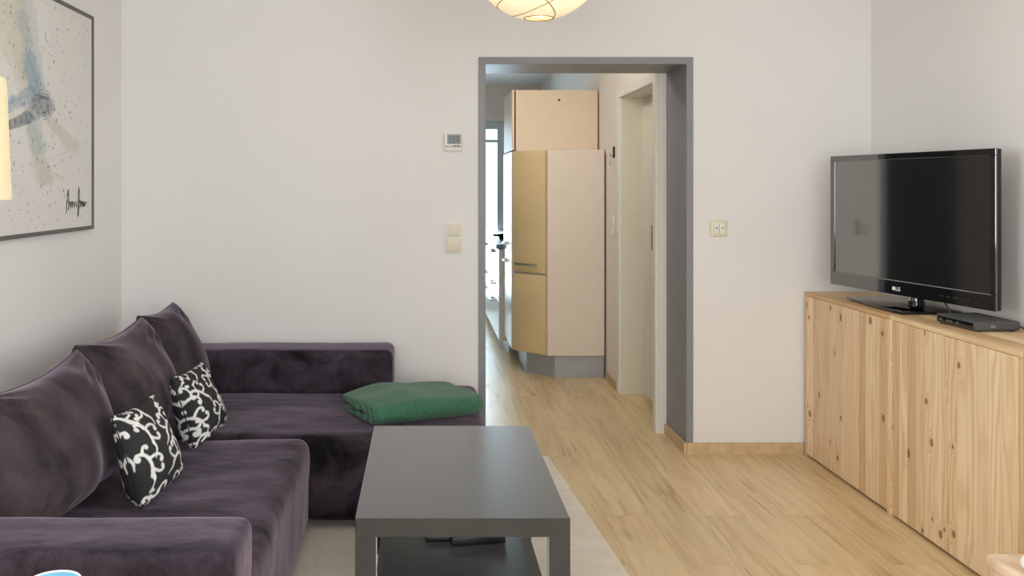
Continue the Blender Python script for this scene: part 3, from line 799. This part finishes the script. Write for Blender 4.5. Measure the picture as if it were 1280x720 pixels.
def remote(x, y, ang, Ln, Wd, Hh, label, nb):
    Mx = Matrix.Translation((x, y, .2003)) @ Matrix.Rotation(ang, 4, 'Z')
    r = thing('remote_control', label, 'remote control', (x, y, .2003), 'remote controls on the table shelf')
    obj('body', box(-Ln/2, Ln/2, -Wd/2, Wd/2, 0, Hh, .005, 2, M=Mx), M['black_plastic'], r)
    for i in range(nb):
        for j in range(3):
            obj('button', box(-Ln/2+.015+i*.018, -Ln/2+.025+i*.018, -Wd*.3+j*Wd*.24, -Wd*.3+j*Wd*.24+.007, Hh-.0005, Hh+.002, M=Mx), M['grey_line'] if j == 2 else M['matte_black'], r, False)
remote(.170, 2.815, .16, .175, .055, .030, 'thick black remote control at the right on the table shelf', 7)
remote(.078, 2.835, .05, .150, .042, .020, 'slim black remote control at the left on the table shelf', 5)

# ------------------------------------------------------------------ pine cabinets
CX0, CX1, CH = 1.896, 2.218, .812
places = ['pine two-door cabinet in the far corner, under the television', 'pine two-door cabinet under the small black set-top box', 'pine two-door cabinet cut off by the right picture edge']
for u in range(3):
    ya = 4.385-.8*u; yb = ya-.8
    t = thing('pine_cabinet', places[u], 'cabinet', ((CX0+CX1)/2, (ya+yb)/2, 0), 'pine cabinets along the right wall')
    g = .0015
    obj('top_panel', box(CX0, CX1, yb+g, ya-g, CH-.018, CH, .0015, 1), M['pine_top'], t, False)
    obj('side_panel', box(CX0, CX1, ya-g-.018, ya-g, .0, CH-.018, .001, 1), M['pine'], t, False)
    obj('side_panel', box(CX0, CX1, yb+g, yb+g+.018, .0, CH-.018, .001, 1), M['pine'], t, False)
    obj('bottom_panel', box(CX0+.03, CX1, yb+.02, ya-.02, .03, .048), M['pine_top'], t, False)
    obj('back_panel', box(CX1-.008, CX1, yb+.02, ya-.02, .048, CH-.018), M['pine'], t, False)
    ym = (ya+yb)/2
    obj('door', box(CX0-.001, CX0+.019, ym+.002, ya-.0225, .012, CH-.0195, .001, 1), M['pine'], t, False)
    obj('door', box(CX0-.001, CX0+.019, yb+.0225, ym-.002, .012, CH-.0195, .001, 1), M['pine'], t, False)

# ------------------------------------------------------------------ television
A, B = Vector((1.925, 4.165, 0)), Vector((2.103, 3.235, 0))
d = (B-A).normalized(); TW = (B-A).length; TZ0, TZ1 = .876, 1.478
nrm = Vector((d.y, -d.x, 0));
if nrm.x > 0: nrm = -nrm
Mt = Matrix(((d.x, -nrm.x, 0, A.x), (d.y, -nrm.y, 0, A.y), (0, 0, 1, 0), (0, 0, 0, 1)))     # local x along the screen, y to the back
t = thing('television', 'black flat screen television on a glossy black stand', 'television', (2.10, 3.82, CH))
obj('housing', box(.001, TW-.001, .006, .026, TZ0+.001, TZ1-.001, .004, 2, M=Mt), M['black_plastic'], t)
obj('rear_cover', box(.08, TW-.08, .026, .075, TZ0+.06, TZ1-.10, .012, 2, M=Mt), M['matte_black'], t)
bz = .026; bb = .062
bm = bmesh.new()
for a in ((0, TW, TZ1-bz, TZ1), (0, bz, TZ0+bb, TZ1-bz), (TW-bz, TW, TZ0+bb, TZ1-bz), (0, TW, TZ0, TZ0+bb)):
    add_box(bm, a[0], a[1], -.002, .008, a[2], a[3], .0015, 1, M=Mt)
bzl = obj('bezel', bm, M['gloss_tv'], t, False)
sc = obj('screen', box(bz-.001, TW-bz+.001, .003, .009, TZ0+bb-.001, TZ1-bz+.001, M=Mt), M['screen'], t, False)
obj('trim_line', box(.02, TW-.02, -.0035, -.0015, TZ0+bb-.004, TZ0+bb-.001, M=Mt), M['grey_line'], t, False)
for k in range(6):
    obj('button', box(TW-.27+k*.035, TW-.252+k*.035, -.0032, -.0015, TZ0+.024, TZ0+.030, M=Mt), M['matte_black'], t, False)
# maker's mark at the centre of the lower bezel: round badge and two letters
lx, lz = TW*.445, TZ0+.026
bm = bmesh.new()
add_lathe(bm, [(0,0),(.0085,0),(.0085,.0015),(0,.0015)], (0,0,0), 20, M=Mt @ Matrix.Translation((lx, -.002, lz)) @ Matrix.Rotation(PI/2, 4, 'X'))
for pts in ([(.014,.008),(.014,-.008),(.022,-.008)], [(.037,.006),(.033,.008),(.028,.006),(.026,0),(.028,-.006),(.033,-.008),(.037,-.006),(.037,0),(.033,0)]):
    add_tube(bm, [Mt @ Vector((lx+a, -.0028, lz+b)) for a, b in pts], .0014, 5)
obj('maker_badge', bm, M['white_plastic'], t)
# stand
bp = [(1.955,4.075),(1.945,3.95),(1.938,3.84),(1.936,3.70),(1.940,3.60),(1.950,3.585),(2.19,3.585),(2.202,3.60),(2.202,4.06),(2.19,4.078)]
obj('stand_base', prism(bp, 'z', CH+.004, CH+.014, .003, 2), M['gloss_black'], t)
for (x, y) in ((1.975,3.63),(1.97,4.03),(2.17,3.63),(2.17,4.03)):
    obj('foot', lathe([(0,0),(.012,0),(.012,.005),(0,.005)], (x, y, CH), 14), M['matte_black'], t)
nc = (2.118, 3.785)
obj('stand_neck', lathe([(.034,0),(.034,.018),(.030,.02),(.030,.11),(0,.11)], (nc[0], nc[1], CH+.013), 28), M['gloss_black'], t)
bm = bmesh.new()
for a in (3.3, 3.75, 4.15):
    add_box(bm, -.0035, .0035, -.0012, .0012, 0, .055, M=Matrix.Translation((nc[0]+.0305*math.cos(a), nc[1]+.0305*math.sin(a), CH+.034)) @ Matrix.Rotation(a+PI/2, 4, 'Z'))
obj('neck_strip', bm, M['chrome'], t)
obj('neck_bracket', box(.30, .56, .03, .095, TZ0+.01, TZ0+.12, .01, 2, M=Mt), M['matte_black'], t)
obj('power_cable', tube([Mt @ Vector(p) for p in ((.63,.05,TZ0+.03),(.642,.055,TZ0-.01),(.66,.06,TZ0-.04),(.664,.065,CH+.006),(.64,.09,CH+.004),(.62,.10,CH+.004))], .003, 8), M['black_plastic'], t)

# set-top box
Mb = Matrix.Translation((2.064, 3.285, CH)) @ Matrix.Rotation(math.radians(3), 4, 'Z')
t = thing('set_top_box', 'flat dark grey set-top box on the pine cabinet right of the television stand', 'set-top box', (2.064,3.285,CH))
obj('case', box(-.083, .083, -.115, .115, .004, .038, .007, 3, M=Mb), plain('dark_grey_plastic', srgb(72,72,72), .6, var=.1, bstr=.2, bscale=500), t)
obj('front_panel', box(-.0845, -.082, -.100, .100, .010, .030, .001, 1, M=Mb), M['gloss_black'], t)
for k, y in enumerate((.075, .035, .015, -.02)):
    obj('button', box(-.0860, -.0835, y, y+.012, .016, .023, M=Mb), M['chrome'], t)
obj('side_logo', box(-.03, -.012, -.1162, -.1145, .016, .024, M=Mb), M['grey_line'], t)
for x in (-.065, .065):
    for y in (-.095, .095): obj('foot', lathe([(0,0),(.01,0),(.01,.006),(0,.006)], Mb @ Vector((x, y, 0)), 12), M['black_plastic'], t)
obj('cable', tube([Mb @ Vector(p) for p in ((.08,-.06,.02),(.10,-.065,.018),(.12,-.09,.006),(.125,-.25,.004))], .003, 8), M['black_plastic'], t)

# ------------------------------------------------------------------ wooden stool with fleece, lower right
t = thing('pine_stool', 'pale pine stool at the lower right picture corner, before the cabinets', 'stool', (1.60, 1.92, 0))
obj('seat', box(1.405, 1.80, 1.62, 2.205, .385, .42, .010, 3), M['pine_pale'], t)
obj('side_panel', box(1.415, 1.440, 1.64, 2.19, .0, .385, .003, 1), M['pine_pale'], t)
obj('side_panel', box(1.765, 1.790, 1.64, 2.19, .0, .385, .003, 1), M['pine_pale'], t)
obj('stretcher', box(1.44, 1.765, 1.90, 1.925, .12, .22, .003, 1), M['pine_pale'], t)
bm = soft_box(1.425, 1.79, 1.63, 2.112, .4265, .462, .016, .005, 18, .03)
tag(obj('fleece_throw', bm, M['white_cloth'], None, ang=180), 'white fleece throw folded on the pale pine stool', 'throw')

# ------------------------------------------------------------------ floor lamp, small side table and bowl at the left edge
lx_, ly_ = -.915, 1.60
t = thing('floor_lamp', 'lit cream linen lampshade at the left picture edge before the print', 'lamp', (lx_, ly_, 0))
obj('base', lathe([(0,0),(.12,0),(.125,.008),(.12,.018),(.02,.024),(0,.024)], (lx_, ly_, 0), 40), M['steel'], t)
obj('pole', tube([(lx_, ly_, .02), (lx_, ly_, 1.42)], .009, 12), M['steel'], t)
bm = lathe([(.151,1.314),(.142,1.53),(.139,1.54),(.136,1.538),(.148,1.314)], (lx_, ly_, 0), 64)
bmesh.ops.remove_doubles(bm, verts=bm.verts[:], dist=1e-5)
obj('lamp_shade', bm, M['shade'], t)
obj('bulb', lathe([(0,1.40),(.014,1.40),(.02,1.42),(.03,1.45),(.028,1.475),(.015,1.495),(0,1.50)], (lx_, ly_, 0), 24), M['lantern_hole'], t)
sx, sy = -.62, 1.40
t = thing('side_table', 'small round white side table before the sofa armrest', 'table', (sx, sy, 0))
obj('tabletop', lathe([(0,.573),(.17,.573),(.175,.580),(.175,.591),(.17,.598),(0,.598)], (sx, sy, 0), 48), M['white_frame'], t)
for k in range(3):
    a = 2*PI*k/3+.5
    obj('leg', tube([(sx+.15*math.cos(a), sy+.15*math.sin(a), 0), (sx+.09*math.cos(a), sy+.09*math.sin(a), .575)], [.010,.014], 10), M['pine_pale'], t)
t = thing('bowl', 'small light blue bowl with white rim before the sofa armrest', 'bowl', (-.63, 1.49, .5985))
obj('bowl_body', lathe([(0,0),(.026,0),(.030,.006),(.042,.035),(.0470,.068),(.0445,.068),(.039,.036),(.026,.010),(0,.008)], (-.63,1.49,.5985), 40), M['blue_glaze'], t)
obj('rim', tube([(-.63+.0458*math.cos(2*PI*i/40), 1.49+.0458*math.sin(2*PI*i/40), .5985+.069) for i in range(40)], .0018, 8, True), M['white_glaze'], t)

# ------------------------------------------------------------------ kitchen
t = thing('fridge_cabinet', 'tall beige kitchen cabinet with slanted maple fridge doors and grey plinth', 'cabinet', (.95, 6.5, 0))
foot = [(1.255,6.12),(.862,6.12),(.655,6.33),(.655,7.0),(1.255,7.0)]
obj('carcass', prism(foot, 'z', .155, 1.590, .003, 1), M['fridge_side'], t, False)
pl = [(1.255,6.14),(.915,6.14),(.735,6.32),(.735,7.0),(1.255,7.0)]
obj('plinth', prism(pl, 'z', .0, .156), M['plinth'], t, False)
p0, p1 = Vector((.855,6.113,0)), Vector((.648,6.323,0)); dd = (p1-p0).normalized(); Ld = (p1-p0).length; nn = Vector((-dd.y, dd.x, 0))
if nn.y > 0: nn = -nn
Md = Matrix(((dd.x, -nn.x, 0, p0.x), (dd.y, -nn.y, 0, p0.y), (0,0,1,0), (0,0,0,1)))
up_d = obj('door', box(.004, Ld, -.022, .002, .727, 1.585, .006, 2, M=Md), M['fridge_door'], t)
lo_d = obj('door', box(.004, Ld, -.022, .002, .165, .715, .006, 2, M=Md), M['fridge_door'], t)
bm = tube([Md @ Vector(p) for p in ((.075,-.022,.785),(.075,-.045,.785),(.095,-.05,.785),(.225,-.05,.785),(.245,-.045,.785),(.245,-.022,.785))], .009, 8)
obj('handle', bm, M['steel'], up_d)
sdp = obj('side_door', box(.632, .653, 6.36, 6.985, .165, 1.585, .003, 1), M['kitchen_white'], t, False)
for z in (.905, .775):
    obj('handle', tube([(.632,6.60,z),(.607,6.60,z),(.604,6.62,z),(.604,6.74,z),(.607,6.76,z),(.632,6.76,z)], .007, 8), M['steel'], sdp)
t = thing('upper_cabinet', 'beige upper cabinet standing on top of the tall fridge cabinet', 'cabinet', (.95, 6.7, 1.592))
obj('carcass', box(.665, 1.258, 6.37, 6.99, 1.592, 2.032, .002, 1), M['upper_cab'], t, False)
obj('door', box(.635, .655, 6.365, 6.985, 1.597, 2.032, .003, 1), M['upper_cab'], t, False)
obj('cam_hole', lathe([(0,0),(.009,0),(.009,.001),(0,.001)], (0,0,0), 16, M=Matrix.Translation((.978,6.3695,1.96)) @ Matrix.Rotation(PI/2, 4, 'X')), M['ink'], t)

t = thing('drawer_unit', 'white kitchen drawer unit with bar handles at the left edge of the doorway', 'cabinet', (.93, 8.3, 0))
obj('carcass', box(.62, 1.262, 7.02, 9.70, .10, .835, .002, 1), M['fridge_side'], t, False)
obj('plinth', box(.68, 1.255, 7.04, 9.70, 0, .10), M['plinth'], t, False)
y = 7.02
for wd in (1.0, .8, .86):
    for z0, z1 in ((.105,.418),(.423,.563),(.568,.83)):
        dw = obj('drawer', box(.598, .620, y+.003, y+wd-.003, z0, z1, .003, 1), M['kitchen_white'], t, False)
        yc = y+wd*.5
        obj('handle', tube([(.598,yc-.09,z1-.045),(.568,yc-.09,z1-.045),(.566,yc-.08,z1-.045),(.566,yc+.08,z1-.045),(.568,yc+.09,z1-.045),(.598,yc+.09,z1-.045)], .008, 8), M['steel'], dw)
    y += wd
tag(obj('worktop', box(.575, 1.262, 7.01, 9.72, .836, .872, .004, 2), M['worktop'], None, False), 'grey kitchen worktop on the white drawer unit', 'worktop')
t = thing('cooking_pot', 'small black pot on the kitchen worktop by the window', 'pot', (.72, 7.62, .8725))
obj('body', lathe([(0,0),(.065,0),(.072,.01),(.075,.05),(.070,.05),(.066,.012),(0,.008)], (.72,7.62,.8725), 32), M['gloss_black'], t)
obj('lid', lathe([(.076,.05),(.076,.054),(.05,.064),(.010,.068),(.013,.08),(0,.082)], (.72,7.62,.8725), 32), M['steel'], t)
obj('handle', tube([(.648,7.60,.91),(.62,7.57,.913),(.60,7.55,.914)], .009, 8), M['gloss_black'], t)

t = thing('key_hook', 'small dark key hook with a hanging key on the kitchen wall', 'hook', (KX, 5.87, 1.50))
obj('hook_plate', box(KX-.008, KX+.002, 5.85, 5.89, 1.525, 1.60, .002, 1), M['ink'], t)
obj('hook', tube([(KX-.008,5.87,1.545),(KX-.025,5.87,1.535),(KX-.032,5.87,1.545),(KX-.032,5.87,1.56)], .004, 8), M['steel'], t)
obj('key', box(KX-.030, KX-.027, 5.86, 5.88, 1.475, 1.533, .001, 1), M['steel'], t)
t = thing('wall_switch', 'narrow cream switch strip on the kitchen wall below the key hook', 'light switch', (KX, 5.87, 1.0))
obj('frame_plate', box(KX-.011, KX, 5.83, 5.91, 1.0, 1.155, .003), M['cream_plastic'], t)
obj('rocker', box(KX-.018, KX-.010, 5.84, 5.90, 1.085, 1.147, .003), M['white_plastic'], t)
obj('rocker', box(KX-.018, KX-.010, 5.84, 5.90, 1.010, 1.072, .003), M['white_plastic'], t)

# ------------------------------------------------------------------ light
def area(name, loc, rot, sx, sy, power, col):
    l = bpy.data.lights.new(name, 'AREA'); l.shape = 'RECTANGLE'; l.size = sx; l.size_y = sy; l.energy = power; l.color = col
    o = bpy.data.objects.new(name, l); COL.objects.link(o); o.location = loc; o.rotation_euler = rot; return o
def point(name, loc, power, col, r=.05):
    l = bpy.data.lights.new(name, 'POINT'); l.energy = power; l.color = col; l.shadow_soft_size = r
    o = bpy.data.objects.new(name, l); COL.objects.link(o); o.location = loc; return o
area('daylight_window', ((wx0+wx1)/2, YF-.13, (wz0+wz1)/2), (PI/2, 0, 0), wx1-wx0, wz1-wz0, 84, (1.0,.992,.982))
area('daylight_kitchen', ((kw0+kw1)/2, KY+.14, kwz/2), (-PI/2, 0, 0), kw1-kw0, kwz, 78, (.62,.85,1.0))
area('added_fill_left', (XL-.13, (vy0+vy1)/2, (vz0+vz1)/2), (0, -PI/2, 0), vz1-vz0, vy1-vy0, 46, (1.0,.992,.982))  # added fill from the left, brightens the right wall and cabinet fronts
area('added_fill_right', (XR+.13, (vy0+vy1)/2, (vz0+vz1)/2), (0, PI/2, 0), vz1-vz0, vy1-vy0, 46, (1.0,.992,.982))  # added fill from the right, brightens the left wall and sofa
point('kitchen_lamp', (.15, 5.25, 2.3), 15, (1.0,.92,.80), .10)
w = bpy.data.worlds.new('sky'); SC.world = w; w.use_nodes = True
bg = w.node_tree.nodes['Background']; bg.inputs['Color'].default_value = (.80,.93,1,1); bg.inputs['Strength'].default_value = 1.2

# ------------------------------------------------------------------ camera
cd = bpy.data.cameras.new('camera'); cam = bpy.data.objects.new('camera', cd); COL.objects.link(cam)
cam.location = (0, 0, 1.34); cam.rotation_euler = (PI/2, 0, 0)
cd.sensor_width = 36; cd.lens = 1100/1280*36; cd.shift_x = 110/1280; cd.shift_y = -128/1280; cd.clip_start = .05
SC.camera = cam
SC.view_settings.view_transform = 'Standard'; SC.view_settings.look = 'None'; SC.view_settings.gamma = 1
SC.view_settings.exposure = .22; SC.view_settings.use_curve_mapping = False
SC.cycles.use_denoising = True; SC.cycles.max_bounces = 10; SC.cycles.diffuse_bounces = 6
SC.cycles.sample_clamp_indirect = 8
